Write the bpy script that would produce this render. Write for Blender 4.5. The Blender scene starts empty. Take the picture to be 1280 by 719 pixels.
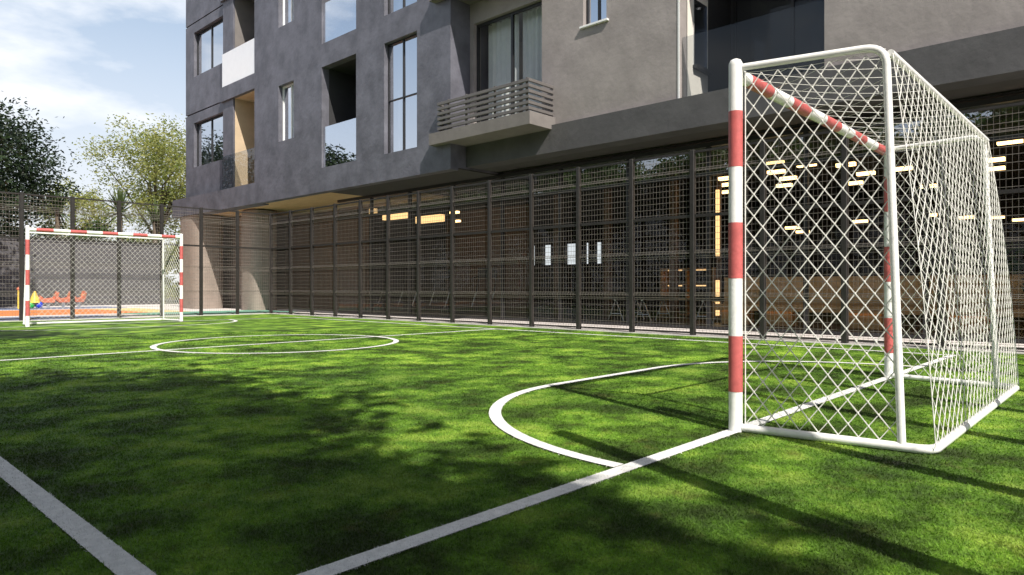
import bpy, math, random
import numpy as np
from mathutils import Vector, Matrix
R_ = math.radians
rng = np.random.default_rng(7)
random.seed(7)
scene = bpy.context.scene
COL = scene.collection

# ------------------------------------------------------------------ camera, sky, sun
cam_d = bpy.data.cameras.new("camera")
cam = bpy.data.objects.new("camera", cam_d)
COL.objects.link(cam)
cam.location = (0, 0, 0.79)
cam.rotation_euler = (R_(90), 0, R_(-47.05))          # level, looking along (0.732, 0.681)
cam_d.sensor_width = 36.0
cam_d.lens = 36.0 * 855.0 / 1280.0
cam_d.clip_start = 0.02
cam_d.clip_end = 3000
scene.camera = cam

SUN_EL, SUN_ROT = 46.0, 199.3                          # sun stands towards (-0.33, -0.94)
world = bpy.data.worlds.new("World")
scene.world = world
world.use_nodes = True
wn, wl = world.node_tree.nodes, world.node_tree.links
wn.clear()
w_out = wn.new("ShaderNodeOutputWorld")
w_bg = wn.new("ShaderNodeBackground")
w_bg.inputs[1].default_value = 0.058
sky = wn.new("ShaderNodeTexSky")
sky.sky_type = 'NISHITA'
sky.sun_disc = False
sky.sun_elevation = R_(SUN_EL)
sky.sun_rotation = R_(SUN_ROT)
sky.air_density = 1.0
sky.dust_density = 3.0
sky.ozone_density = 1.2
tc = wn.new("ShaderNodeTexCoord")
# fair-weather clouds spread evenly over the whole sky
mp = wn.new("ShaderNodeMapping")
mp.inputs["Scale"].default_value = (1.0, 1.0, 2.6)
mp.inputs["Location"].default_value = (0.35, 1.3, 0.2)
cn = wn.new("ShaderNodeTexNoise")
cn.inputs["Scale"].default_value = 3.1
cn.inputs["Detail"].default_value = 7
cn.inputs["Roughness"].default_value = 0.55
cr = wn.new("ShaderNodeValToRGB")
cr.color_ramp.elements[0].position = 0.50
cr.color_ramp.elements[0].color = (0.0, 0.0, 0.0, 1)
cr.color_ramp.elements[1].position = 0.66
mixc = wn.new("ShaderNodeMixRGB")
mixc.inputs[2].default_value = (14.0, 14.3, 14.8, 1)
wl.new(tc.outputs["Generated"], mp.inputs["Vector"])
wl.new(mp.outputs[0], cn.inputs["Vector"])
wl.new(cn.outputs["Fac"], cr.inputs[0])
wl.new(cr.outputs[0], mixc.inputs[0])
# pale summer haze towards the horizon, the same all the way round
sx = wn.new("ShaderNodeSeparateXYZ"); wl.new(tc.outputs["Generated"], sx.inputs[0])
def band(zmax, fmax, col, src):
    r = wn.new("ShaderNodeMapRange"); r.interpolation_type = 'SMOOTHSTEP'
    r.inputs["From Min"].default_value = 0.0; r.inputs["From Max"].default_value = zmax
    r.inputs["To Min"].default_value = fmax; r.inputs["To Max"].default_value = 0.0
    wl.new(sx.outputs["Z"], r.inputs["Value"])
    m = wn.new("ShaderNodeMixRGB"); m.inputs[2].default_value = (*col, 1)
    wl.new(r.outputs[0], m.inputs[0]); wl.new(src, m.inputs[1]); return m.outputs[0]
hazy = band(0.95, 0.95, (7.4, 9.7, 12.9), sky.outputs[0])
hazy = band(0.42, 0.95, (12.2, 12.5, 12.8), hazy)
wl.new(hazy, mixc.inputs[1])
wl.new(mixc.outputs[0], w_bg.inputs[0])
wl.new(w_bg.outputs[0], w_out.inputs[0])

sun_d = bpy.data.lights.new("sun", 'SUN')
sun_d.energy = 5.0
sun_d.angle = R_(0.53)
sun_d.color = (1.0, 0.94, 0.85)
sun = bpy.data.objects.new("sun", sun_d)
COL.objects.link(sun)
sun.location = (-10, -25, 30)
_sd = Vector((0.330 * math.cos(R_(SUN_EL)), 0.944 * math.cos(R_(SUN_EL)), -math.sin(R_(SUN_EL))))
sun.rotation_euler = _sd.to_track_quat('-Z', 'Y').to_euler()

vs = scene.view_settings
vs.view_transform = 'Standard'
vs.look = 'None'
vs.exposure = 0.45
vs.gamma = 1.0
vs.use_curve_mapping = False
scene.cycles.max_bounces = 8
scene.cycles.transparent_max_bounces = 24
scene.cycles.sample_clamp_indirect = 4.0

# ------------------------------------------------------------------ materials
MATS = {}
def mat(name, col, rough=0.6, metal=0.0, var=0.0, scale=4.0, bump=0.0, bscale=40.0, col2=None, spec=0.5,
        detail=5.0, stretch=None, lo=0.35, hi=0.65):
    if name in MATS: return MATS[name]
    m = bpy.data.materials.new(name); m.use_nodes = True
    n, l = m.node_tree.nodes, m.node_tree.links
    b = n["Principled BSDF"]
    b.inputs["Base Color"].default_value = (*col, 1)
    b.inputs["Roughness"].default_value = rough
    b.inputs["Metallic"].default_value = metal
    b.inputs["Specular IOR Level"].default_value = spec
    if var or bump or col2:
        g = n.new("ShaderNodeNewGeometry")
        vec = g.outputs["Position"]
        if stretch:
            mm = n.new("ShaderNodeMapping"); mm.inputs["Scale"].default_value = stretch
            l.new(vec, mm.inputs["Vector"]); vec = mm.outputs[0]
    if var or col2:
        t = n.new("ShaderNodeTexNoise"); t.inputs["Scale"].default_value = scale; t.inputs["Detail"].default_value = detail
        t.inputs["Roughness"].default_value = 0.6
        l.new(vec, t.inputs["Vector"])
        r = n.new("ShaderNodeValToRGB")
        c2 = col2 or tuple(c * (1 - var) for c in col)
        c1 = col if col2 else tuple(min(1, c * (1 + var)) for c in col)
        r.color_ramp.elements[0].color = (*c2, 1); r.color_ramp.elements[1].color = (*c1, 1)
        r.color_ramp.elements[0].position = lo; r.color_ramp.elements[1].position = hi
        l.new(t.outputs["Fac"], r.inputs[0]); l.new(r.outputs[0], b.inputs["Base Color"])
    if bump:
        t2 = n.new("ShaderNodeTexNoise"); t2.inputs["Scale"].default_value = bscale; t2.inputs["Detail"].default_value = 5
        l.new(vec, t2.inputs["Vector"])
        bp = n.new("ShaderNodeBump"); bp.inputs["Strength"].default_value = bump; bp.inputs["Distance"].default_value = 0.02
        l.new(t2.outputs["Fac"], bp.inputs["Height"]); l.new(bp.outputs[0], b.inputs["Normal"])
    MATS[name] = m
    return m

def emit(name, col, s):
    if name in MATS: return MATS[name]
    m = bpy.data.materials.new(name); m.use_nodes = True
    b = m.node_tree.nodes["Principled BSDF"]
    b.inputs["Base Color"].default_value = (*col, 1)
    b.inputs["Emission Color"].default_value = (*col, 1)
    b.inputs["Emission Strength"].default_value = s
    MATS[name] = m
    return m

def glass(name, tint, refl, rough=0.0, ior=1.5):
    """thin coated architectural glass: tinted see-through plus a mirror reflection that rises towards grazing angles"""
    m = bpy.data.materials.new(name); m.use_nodes = True
    n, l = m.node_tree.nodes, m.node_tree.links
    n.clear()
    o = n.new("ShaderNodeOutputMaterial"); mx = n.new("ShaderNodeMixShader")
    tr = n.new("ShaderNodeBsdfTransparent"); tr.inputs[0].default_value = (*tint, 1)
    gl = n.new("ShaderNodeBsdfGlossy"); gl.inputs["Roughness"].default_value = rough
    gl.inputs["Color"].default_value = (0.92, 0.95, 1.0, 1)
    fr = n.new("ShaderNodeFresnel"); fr.inputs["IOR"].default_value = ior
    ge = n.new("ShaderNodeNewGeometry"); mi = n.new("ShaderNodeMapRange")      # same reflectance from either side of the pane
    mi.inputs["To Min"].default_value = ior; mi.inputs["To Max"].default_value = 1.0 / ior
    l.new(ge.outputs["Backfacing"], mi.inputs["Value"]); l.new(mi.outputs[0], fr.inputs["IOR"])
    ad = n.new("ShaderNodeMath"); ad.operation = 'MULTIPLY_ADD'; ad.use_clamp = True
    ad.inputs[1].default_value = 1.0 - refl; ad.inputs[2].default_value = refl
    l.new(fr.outputs[0], ad.inputs[0]); l.new(ad.outputs[0], mx.inputs[0])
    l.new(tr.outputs[0], mx.inputs[1]); l.new(gl.outputs[0], mx.inputs[2]); l.new(mx.outputs[0], o.inputs[0])
    MATS[name] = m
    return m

def leaf_mat(name, c1, c2, trans=0.35, scale=1.3):
    m = bpy.data.materials.new(name); m.use_nodes = True
    n, l = m.node_tree.nodes, m.node_tree.links
    b = n["Principled BSDF"]; b.inputs["Roughness"].default_value = 0.5; b.inputs["Specular IOR Level"].default_value = 0.35
    g = n.new("ShaderNodeNewGeometry")
    t = n.new("ShaderNodeTexNoise"); t.inputs["Scale"].default_value = scale; t.inputs["Detail"].default_value = 6
    r = n.new("ShaderNodeValToRGB")
    r.color_ramp.elements[0].color = (*c1, 1); r.color_ramp.elements[1].color = (*c2, 1)
    r.color_ramp.elements[0].position = 0.36; r.color_ramp.elements[1].position = 0.64
    l.new(g.outputs["Position"], t.inputs["Vector"]); l.new(t.outputs["Fac"], r.inputs[0]); l.new(r.outputs[0], b.inputs["Base Color"])
    td = n.new("ShaderNodeBsdfTranslucent"); l.new(r.outputs[0], td.inputs[0])
    mx = n.new("ShaderNodeMixShader"); mx.inputs[0].default_value = trans
    l.new(b.outputs[0], mx.inputs[1]); l.new(td.outputs[0], mx.inputs[2]); l.new(mx.outputs[0], n["Material Output"].inputs[0])
    MATS[name] = m
    return m

def turf_mat(name, blades):
    """synthetic turf: a dense pile of yellow-green, mid-green and straw fibres in drifting patches"""
    m = bpy.data.materials.new(name); m.use_nodes = True
    n, l = m.node_tree.nodes, m.node_tree.links
    b = n["Principled BSDF"]; b.inputs["Roughness"].default_value = 0.6; b.inputs["Specular IOR Level"].default_value = 0.25
    g = n.new("ShaderNodeNewGeometry")
    def noise(sc, det, rough=0.6):
        t = n.new("ShaderNodeTexNoise"); t.inputs["Scale"].default_value = sc; t.inputs["Detail"].default_value = det
        t.inputs["Roughness"].default_value = rough; l.new(g.outputs["Position"], t.inputs["Vector"]); return t.outputs["Fac"]
    def ramp(fac, stops):
        r = n.new("ShaderNodeValToRGB")
        while len(r.color_ramp.elements) < len(stops): r.color_ramp.elements.new(0.5)
        for e, (p, c) in zip(r.color_ramp.elements, stops): e.position = p; e.color = (*c, 1)
        l.new(fac, r.inputs[0]); return r.outputs[0]
    big = ramp(noise(2.0, 8, 0.67), [(0.37, (0.042, 0.074, 0.012)), (0.46, (0.080, 0.160, 0.019)), (0.53, (0.150, 0.300, 0.030)), (0.62, (0.300, 0.450, 0.065))])
    straw = ramp(noise(5.0, 6, 0.7), [(0.56, (0, 0, 0)), (0.72, (0.55, 0.55, 0.55))])
    mx = n.new("ShaderNodeMixRGB"); mx.inputs[2].default_value = (0.165, 0.150, 0.040, 1)
    l.new(straw, mx.inputs[0]); l.new(big, mx.inputs[1])
    fine = ramp(noise(90.0, 4, 0.7), [(0.30, (0.50, 0.50, 0.50)), (0.70, (1.45, 1.45, 1.45))])
    wide = ramp(noise(0.7, 4, 0.55), [(0.36, (0.70, 0.74, 0.78)), (0.62, (1.28, 1.24, 1.12))])
    mw = n.new("ShaderNodeMixRGB"); mw.blend_type = 'MULTIPLY'; mw.inputs[0].default_value = 1.0
    l.new(mx.outputs[0], mw.inputs[1]); l.new(wide, mw.inputs[2])
    ml = n.new("ShaderNodeMixRGB"); ml.blend_type = 'MULTIPLY'; ml.inputs[0].default_value = 1.0
    l.new(mw.outputs[0], ml.inputs[1]); l.new(fine, ml.inputs[2])
    l.new(ml.outputs[0], b.inputs["Base Color"])
    if blades:
        td = n.new("ShaderNodeBsdfTranslucent"); l.new(ml.outputs[0], td.inputs[0])
        ms = n.new("ShaderNodeMixShader"); ms.inputs[0].default_value = 0.4
        l.new(b.outputs[0], ms.inputs[1]); l.new(td.outputs[0], ms.inputs[2]); l.new(ms.outputs[0], n["Material Output"].inputs[0])
    else:
        bp = n.new("ShaderNodeBump"); bp.inputs["Strength"].default_value = 0.9; bp.inputs["Distance"].default_value = 0.03
        l.new(noise(55.0, 6, 0.75), bp.inputs["Height"]); l.new(bp.outputs[0], b.inputs["Normal"])
    MATS[name] = m
    return m

turf_mat('turf', False); turf_mat('turf_fibre', True)
mat('white_turf', (0.74, 0.74, 0.72), 0.7, var=0.10, scale=30, bump=0.5, bscale=120)
mat('concrete', (0.62, 0.57, 0.55), 0.8, var=0.10, scale=2.0, bump=0.2, bscale=60)
mat('kerb', (0.55, 0.53, 0.50), 0.8, var=0.1, scale=5, bump=0.2)
mat('soil', (0.10, 0.085, 0.06), 0.9, var=0.3, scale=1.0)
mat('graphite_render', (0.106, 0.106, 0.130), 0.52, var=0.26, scale=1.9, bump=0.5, bscale=7, spec=0.55, detail=8)
mat('band_render', (0.072, 0.070, 0.073), 0.7, var=0.15, scale=1.9, bump=0.3, bscale=9, detail=8)
mat('taupe_render', (0.265, 0.238, 0.230), 0.75, var=0.13, scale=1.6, bump=0.3, bscale=9, detail=8)
mat('beige_plaster', (0.52, 0.40, 0.27), 0.8, var=0.06, scale=3)
mat('cream_paint', (0.66, 0.62, 0.56), 0.8, var=0.04, scale=3)
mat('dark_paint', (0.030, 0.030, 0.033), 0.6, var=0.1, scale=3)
mat('black_metal', (0.016, 0.016, 0.018), 0.4, 0.0, var=0.1, scale=8)
mat('white_frame', (0.72, 0.72, 0.71), 0.4, var=0.04, scale=8)
mat('slat_metal', (0.12, 0.110, 0.107), 0.5, 0.0, var=0.08, scale=6)
mat('slab_render', (0.165, 0.150, 0.143), 0.75, var=0.1, scale=3, bump=0.2, bscale=14)
mat('curtain', (0.75, 0.74, 0.74), 0.9, var=0.04, scale=5)
mat('fence_post', (0.022, 0.019, 0.018), 0.45, 0.0, var=0.2, scale=10)
mat('fence_wire', (0.21, 0.185, 0.168), 0.42, 0.25, var=0.15, scale=12)
mat('white_paint', (0.80, 0.80, 0.78), 0.32, var=0.05, scale=14, bump=0.06, bscale=50)
mat('red_paint', (0.50, 0.115, 0.110), 0.36, var=0.14, scale=16, bump=0.06, bscale=50)
mat('rope', (0.74, 0.73, 0.69), 0.85, var=0.10, scale=30)
mat('bark', (0.12, 0.09, 0.065), 0.9, var=0.35, scale=8, bump=0.6, bscale=20)
mat('garden_wall', (0.075, 0.073, 0.080), 0.85, var=0.12, scale=2.2, bump=0.3, bscale=12)
mat('pier_plaster', (0.25, 0.205, 0.175), 0.8, var=0.10, scale=2.5, bump=0.25, bscale=14)
mat('orange_rubber', (0.62, 0.20, 0.055), 0.85, var=0.1, scale=20)
mat('yellow_rubber', (0.62, 0.50, 0.22), 0.85, var=0.1, scale=20)
mat('teal_rubber', (0.13, 0.36, 0.26), 0.85, var=0.1, scale=20)
mat('blue_rubber', (0.17, 0.21, 0.34), 0.85, var=0.1, scale=20)
mat('toy_yellow', (0.75, 0.52, 0.08), 0.4, var=0.05)
mat('toy_green', (0.03, 0.40, 0.07), 0.4, var=0.05)
mat('toy_blue', (0.02, 0.06, 0.60), 0.4, var=0.05)
mat('toy_orange', (0.55, 0.16, 0.09), 0.4, var=0.05)
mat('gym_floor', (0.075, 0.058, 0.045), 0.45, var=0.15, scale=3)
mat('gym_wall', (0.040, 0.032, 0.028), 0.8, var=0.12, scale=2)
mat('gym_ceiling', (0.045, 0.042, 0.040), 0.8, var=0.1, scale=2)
mat('walnut', (0.115, 0.062, 0.036), 0.55, var=0.22, scale=3, stretch=(8, 8, 0.7), bump=0.1)
mat('oak', (0.58, 0.33, 0.14), 0.5, var=0.18, scale=3, stretch=(3, 0.7, 6), bump=0.1)
mat('soffit_wood', (0.55, 0.38, 0.20), 0.6, var=0.1, scale=3, stretch=(6, 0.8, 6))
mat('dark_soffit', (0.050, 0.047, 0.045), 0.7, var=0.1, scale=3)
mat('steel', (0.62, 0.62, 0.63), 0.3, 0.7, var=0.05, scale=10)
mat('vinyl', (0.025, 0.025, 0.027), 0.5, var=0.1, scale=10)
mat('terracotta', (0.34, 0.15, 0.085), 0.8, var=0.1, scale=10)
emit('warm_lamp', (1.0, 0.60, 0.25), 4.5)
emit('warm_panel', (1.0, 0.62, 0.27), 1.3)
emit('white_spot', (1.0, 0.95, 0.88), 20.0)
glass('window_glass', (0.60, 0.64, 0.70), 0.68)
glass('shop_glass', (0.80, 0.83, 0.82), 0.0, ior=1.28)
glass('clerestory_glass', (0.6, 0.64, 0.62), 0.30)
glass('rail_glass', (0.80, 0.84, 0.84), 0.16)
glass('clear_glass', (0.80, 0.82, 0.83), 0.0, ior=1.28)
mat('milk_glass', (0.86, 0.87, 0.90), 0.12, spec=0.9, var=0.02)
leaf_mat('leaf_dark', (0.008, 0.018, 0.008), (0.024, 0.044, 0.014), 0.2)
leaf_mat('leaf_mid', (0.026, 0.060, 0.014), (0.070, 0.120, 0.028))
leaf_mat('leaf_pale', (0.20, 0.26, 0.06), (0.46, 0.45, 0.16), 0.5)
leaf_mat('leaf_yucca', (0.045, 0.080, 0.024), (0.110, 0.150, 0.050))

# ------------------------------------------------------------------ mesh helpers
class MB:
    def __init__(s): s.v = []; s.f = []; s.smooth = False
    def quad(s, a, b, c, d):
        i = len(s.v); s.v += [tuple(a), tuple(b), tuple(c), tuple(d)]; s.f.append((i, i + 1, i + 2, i + 3)); return s
    def box(s, x0, x1, y0, y1, z0, z1):
        i = len(s.v)
        s.v += [(x0, y0, z0), (x1, y0, z0), (x1, y1, z0), (x0, y1, z0), (x0, y0, z1), (x1, y0, z1), (x1, y1, z1), (x0, y1, z1)]
        for q in ((0, 3, 2, 1), (4, 5, 6, 7), (0, 1, 5, 4), (1, 2, 6, 5), (2, 3, 7, 6), (3, 0, 4, 7)): s.f.append(tuple(i + k for k in q))
        return s
    def cbox(s, x0, x1, y0, y1, z0, z1, c=0.006):
        """box with chamfered edges"""
        i = len(s.v); vs_ = {}
        for ax in range(3):
            for cx_ in (0, 1):
                for cy_ in (0, 1):
                    for cz_ in (0, 1):
                        p = [(x0, x1)[cx_], (y0, y1)[cy_], (z0, z1)[cz_]]
                        for k, cc in enumerate((cx_, cy_, cz_)):
                            if k != ax: p[k] += -c if cc else c
                        vs_[(ax, cx_, cy_, cz_)] = len(s.v); s.v.append(tuple(p))
        K = lambda ax, a, b, d: vs_[(ax, a, b, d)]
        for sd in (0, 1):
            f = [K(0, sd, 0, 0), K(0, sd, 1, 0), K(0, sd, 1, 1), K(0, sd, 0, 1)]; s.f.append(tuple(f if sd else f[::-1]))
            f = [K(1, 0, sd, 0), K(1, 0, sd, 1), K(1, 1, sd, 1), K(1, 1, sd, 0)]; s.f.append(tuple(f if sd else f[::-1]))
            f = [K(2, 0, 0, sd), K(2, 1, 0, sd), K(2, 1, 1, sd), K(2, 0, 1, sd)]; s.f.append(tuple(f if sd else f[::-1]))
        for a in (0, 1):
            for b in (0, 1):
                f = [K(0, a, b, 0), K(1, a, b, 0), K(1, a, b, 1), K(0, a, b, 1)]; s.f.append(tuple(f))
                f = [K(0, a, 0, b), K(2, a, 0, b), K(2, a, 1, b), K(0, a, 1, b)]; s.f.append(tuple(f))
                f = [K(1, 0, a, b), K(2, 0, a, b), K(2, 1, a, b), K(1, 1, a, b)]; s.f.append(tuple(f))
                for d in (0, 1):
                    s.f.append((K(0, a, b, d), K(1, a, b, d), K(2, a, b, d)))
        return s
    def tube(s, pts, r, n=10, caps=True):
        """tube along a polyline; r is a number or one radius per point"""
        pts = [Vector(p) for p in pts]; rr = r if hasattr(r, '__len__') else [r] * len(pts)
        t = (pts[1] - pts[0]).normalized()
        u = t.orthogonal().normalized(); base = len(s.v)
        for k, p in enumerate(pts):
            if 0 < k < len(pts) - 1: t2 = ((pts[k + 1] - p).normalized() + (p - pts[k - 1]).normalized()).normalized()
            elif k == 0: t2 = (pts[1] - p).normalized()
            else: t2 = (p - pts[k - 1]).normalized()
            u = (u - t2 * u.dot(t2)).normalized(); w = t2.cross(u)
            for q in range(n):
                a = 2 * math.pi * q / n
                s.v.append(tuple(p + (u * math.cos(a) + w * math.sin(a)) * rr[k]))
        for k in range(len(pts) - 1):
            for q in range(n):
                a, b = base + k * n + q, base + k * n + (q + 1) % n
                s.f.append((a, b, b + n, a + n))
        if caps:
            e = base + (len(pts) - 1) * n; c = len(s.v)          # caps on vertices of their own keep the sides shaded evenly
            s.v += [s.v[base + q] for q in range(n)] + [s.v[e + q] for q in range(n)]
            s.f.append(tuple(c + q for q in reversed(range(n)))); s.f.append(tuple(c + n + q for q in range(n)))
        return s
    def build(s, name, m, parent=None, smooth=None):
        me = bpy.data.meshes.new(name); me.from_pydata(s.v, [], s.f); me.update()
        me.materials.append(MATS[m])
        if smooth: me.polygons.foreach_set('use_smooth', [True] * len(me.polygons))
        return link(name, me, parent)

def link(name, me, parent=None):
    o = bpy.data.objects.new(name, me); COL.objects.link(o)
    if parent: o.parent = parent
    return o
def tag(o, label, cat, group=None):
    o['label'] = label; o['category'] = cat
    if group: o['group'] = group
    return o
def thing(name, label, cat, loc=(0, 0, 0), rz=0, group=None):
    o = bpy.data.objects.new(name, None); COL.objects.link(o); o.location = loc; o.rotation_euler = (0, 0, rz); o.empty_display_size = 0.1
    return tag(o, label, cat, group)
def struct(name, mb, m):
    o = mb.build(name, m); o['kind'] = 'structure'; return o
def copy_tree(o, parent=None):
    c = o.copy(); COL.objects.link(c); c.parent = parent
    for ch in [x for x in o.children]: copy_tree(ch, c)
    return c
def np_mesh(name, V, F, m, smooth=False):
    """V (n,3), F (k,m) with equal sides"""
    me = bpy.data.meshes.new(name); k, side = F.shape
    me.vertices.add(len(V)); me.vertices.foreach_set('co', np.asarray(V, np.float32).ravel())
    me.loops.add(k * side); me.loops.foreach_set('vertex_index', F.astype(np.int32).ravel())
    me.polygons.add(k); me.polygons.foreach_set('loop_start', np.arange(0, k * side, side, dtype=np.int32))
    me.polygons.foreach_set('loop_total', np.full(k, side, np.int32))
    if smooth: me.polygons.foreach_set('use_smooth', np.ones(k, bool))
    me.update(calc_edges=True); me.materials.append(MATS[m])
    return me

def wall_mesh(X, th, y0, y1, z0, z1, holes):
    """a wall sheet on the plane X (front towards -X), thickness th, with rectangular openings and real reveals"""
    ys = sorted({y0, y1, *[h[0] for h in holes], *[h[1] for h in holes]}); zs = sorted({z0, z1, *[h[2] for h in holes], *[h[3] for h in holes]})
    mb = MB(); ny, nz = len(ys) - 1, len(zs) - 1
    def solid(i, j):
        if not (0 <= i < ny and 0 <= j < nz): return False
        cy_, cz_ = (ys[i] + ys[i + 1]) / 2, (zs[j] + zs[j + 1]) / 2
        return not any(h[0] < cy_ < h[1] and h[2] < cz_ < h[3] for h in holes)
    A, B = X, X + th
    for i in range(ny):
        for j in range(nz):
            if not solid(i, j): continue
            a, b, c, d = ys[i], ys[i + 1], zs[j], zs[j + 1]
            mb.quad((A, b, c), (A, a, c), (A, a, d), (A, b, d)); mb.quad((B, a, c), (B, b, c), (B, b, d), (B, a, d))
            if not solid(i - 1, j): mb.quad((A, a, c), (B, a, c), (B, a, d), (A, a, d))
            if not solid(i + 1, j): mb.quad((B, b, c), (A, b, c), (A, b, d), (B, b, d))
            if not solid(i, j - 1): mb.quad((A, a, c), (A, b, c), (B, b, c), (B, a, c))
            if not solid(i, j + 1): mb.quad((A, b, d), (A, a, d), (B, a, d), (B, b, d))
    return mb

# ------------------------------------------------------------------ ground and pitch
struct('ground', MB().quad((-400, -400, -0.10), (400, -400, -0.10), (400, 400, -0.10), (-400, 400, -0.10)), 'soil')
struct('pavement', MB().box(-6, 30, -10, 35.2, -0.09, -0.02), 'concrete')
FX, FYN, FYF = 10.17, -0.385, 19.42                      # fence lines
struct('pitch', MB().box(-0.6, 10.06, -0.55, 19.30, -0.03, 0.0), 'turf')
kb = MB()
kb.box(10.062, 10.30, -0.55, 19.55, -0.03, 0.012); kb.box(-0.6, 10.06, 19.302, 19.55, -0.03, 0.012)
struct('kerb', kb, 'kerb')

LW = 0.076
XT0, XT1, YG0, YG1, YH = 0.67, 9.30, 1.665, 16.47, 9.06
LINES = []                                              # (kind, data) used to sort fibres into white and green
def strip(x0, x1, y0, y1, z, name):
    LINES.append(('box', (x0, x1, y0, y1))); struct(name, MB().quad((x0, y0, z), (x1, y0, z), (x1, y1, z), (x0, y1, z)), 'white_turf')
h_ = LW / 2
strip(XT0 - h_, XT0 + h_, YG0, YG1, 0.004, 'touch_line')
strip(XT1 - h_, XT1 + h_, YG0, YG1, 0.004, 'touch_line')
strip(XT0 - h_, XT1 + h_, YG0 - h_, YG0 + h_, 0.006, 'goal_line')
strip(XT0 - h_, XT1 + h_, YG1 - h_, YG1 + h_, 0.006, 'goal_line')
strip(XT0 + h_, XT1 - h_, YH - h_, YH + h_, 0.005, 'halfway_line')
def ribbon(pts, z, name, closed=False):
    mb = MB(); P = [Vector((p[0], p[1], 0)) for p in pts]; n = len(P)
    for k in range(n):
        a = P[(k + 1) % n] if (closed or k < n - 1) else P[k]; b = P[k - 1] if (closed or k > 0) else P[k]
        t = (a - b).normalized(); w = Vector((-t.y, t.x, 0)) * h_
        mb.v += [(P[k].x + w.x, P[k].y + w.y, z), (P[k].x - w.x, P[k].y - w.y, z)]
    for k in range(n if closed else n - 1):
        a, b = 2 * k, 2 * ((k + 1) % n); mb.f.append((a, a + 1, b + 1, b))
    struct(name, mb, 'white_turf'); LINES.append(('poly', (np.array(pts, float), closed)))
ribbon([(4.90 + 1.62 * math.cos(a), YH + 1.62 * math.sin(a)) for a in np.linspace(0, 2 * math.pi, 97)[:-1]], 0.0075, 'centre_circle', True)
def area(cx_, yg, sgn, name):
    r = 1.81; p = []
    for a in np.linspace(math.pi, math.pi / 2, 25): p.append((cx_ - 0.77 + r * math.cos(a), yg + sgn * (0.04 + r * math.sin(a))))
    for a in np.linspace(math.pi / 2, 0, 25): p.append((cx_ + 0.77 + r * math.cos(a), yg + sgn * (0.04 + r * math.sin(a))))
    ribbon(p, 0.008, name)
area(5.10, YG0, 1, 'goal_area_line'); area(4.92, YG1, -1, 'goal_area_line')

def on_line(P):
    m = np.zeros(len(P), bool)
    for k, d in LINES:
        if k == 'box': m |= (P[:, 0] > d[0]) & (P[:, 0] < d[1]) & (P[:, 1] > d[2]) & (P[:, 1] < d[3])
        else:
            pts, closed = d; q = np.vstack([pts, pts[:1]]) if closed else pts
            lo, hi = q.min(0) - 0.1, q.max(0) + 0.1
            idx = np.where((P > lo).all(1) & (P < hi).all(1))[0]; S = P[idx]; dm = np.full(len(S), 9.0)
            for a, b in zip(q[:-1], q[1:]):
                ab = b - a; t = np.clip(((S - a) @ ab) / (ab @ ab), 0, 1); dm = np.minimum(dm, np.hypot(*(S - a - t[:, None] * ab).T))
            m[idx[dm < h_]] = True
    return m

# turf fibres: densest at the corner of the pitch where single fibres can be seen, thinning out with distance
def fibres(n_near, n_far):
    r1 = np.sqrt(rng.uniform(0.9 ** 2, 2.4 ** 2, n_near)); r2 = 2.4 * (13.0 / 2.4) ** rng.random(n_far)
    r = np.concatenate([r1, r2]); th = rng.uniform(R_(-14), R_(88), len(r))
    P = np.stack([r * np.cos(th), r * np.sin(th)], 1)
    ok = (P[:, 0] > -0.5) & (P[:, 0] < 10.0) & (P[:, 1] > -0.5) & (P[:, 1] < 19.2)
    return P[ok], r[ok]
P, rad = fibres(120000, 420000)
white = on_line(P)
def fibre_mesh(name, P, rad, m):
    n = len(P); az = rng.uniform(0, 2 * math.pi, n); lean = rng.uniform(0.2, 1.15, n)
    hgt = rng.uniform(0.005, 0.011, n); wd = rng.uniform(0.0013, 0.0024, n) * np.maximum(1, rad / 2.2) ** 0.85
    side = np.stack([-np.sin(az), np.cos(az)], 1) * wd[:, None]
    tip = np.stack([np.cos(az + 0.4), np.sin(az + 0.4)], 1) * (hgt * np.tan(lean) * 0.9)[:, None]
    V = np.zeros((n, 3, 3), np.float32)
    V[:, 0, :2] = P + side; V[:, 1, :2] = P - side; V[:, 2, :2] = P + tip; V[:, 2, 2] = hgt
    return np_mesh(name, V.reshape(-1, 3), np.arange(3 * n).reshape(n, 3), m)
g = link('grass', fibre_mesh('grass', P[~white], rad[~white], 'turf_fibre')); g['kind'] = 'stuff'
tag(g, 'short green artificial grass pile covering the pitch', 'grass')
MATS['white_fibre'] = MATS['white_turf']
g = link('line_fibres', fibre_mesh('line_fibres', P[white], rad[white], 'white_fibre')); g['kind'] = 'stuff'
tag(g, 'white artificial grass fibres along the pitch markings', 'grass')

# ------------------------------------------------------------------ goals
def sweep(pts, rad_c, seg=7):
    """round the inner corners of a polyline"""
    P = [Vector(p) for p in pts]; out = [P[0]]
    for k in range(1, len(P) - 1):
        a = (P[k - 1] - P[k]).normalized(); b = (P[k + 1] - P[k]).normalized()
        s, e = P[k] + a * rad_c, P[k] + b * rad_c
        for q in range(seg + 1):
            t = q / seg; out.append(s * (1 - t) ** 2 + P[k] * 2 * t * (1 - t) + e * t * t)
    out.append(P[-1]); return out

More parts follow.
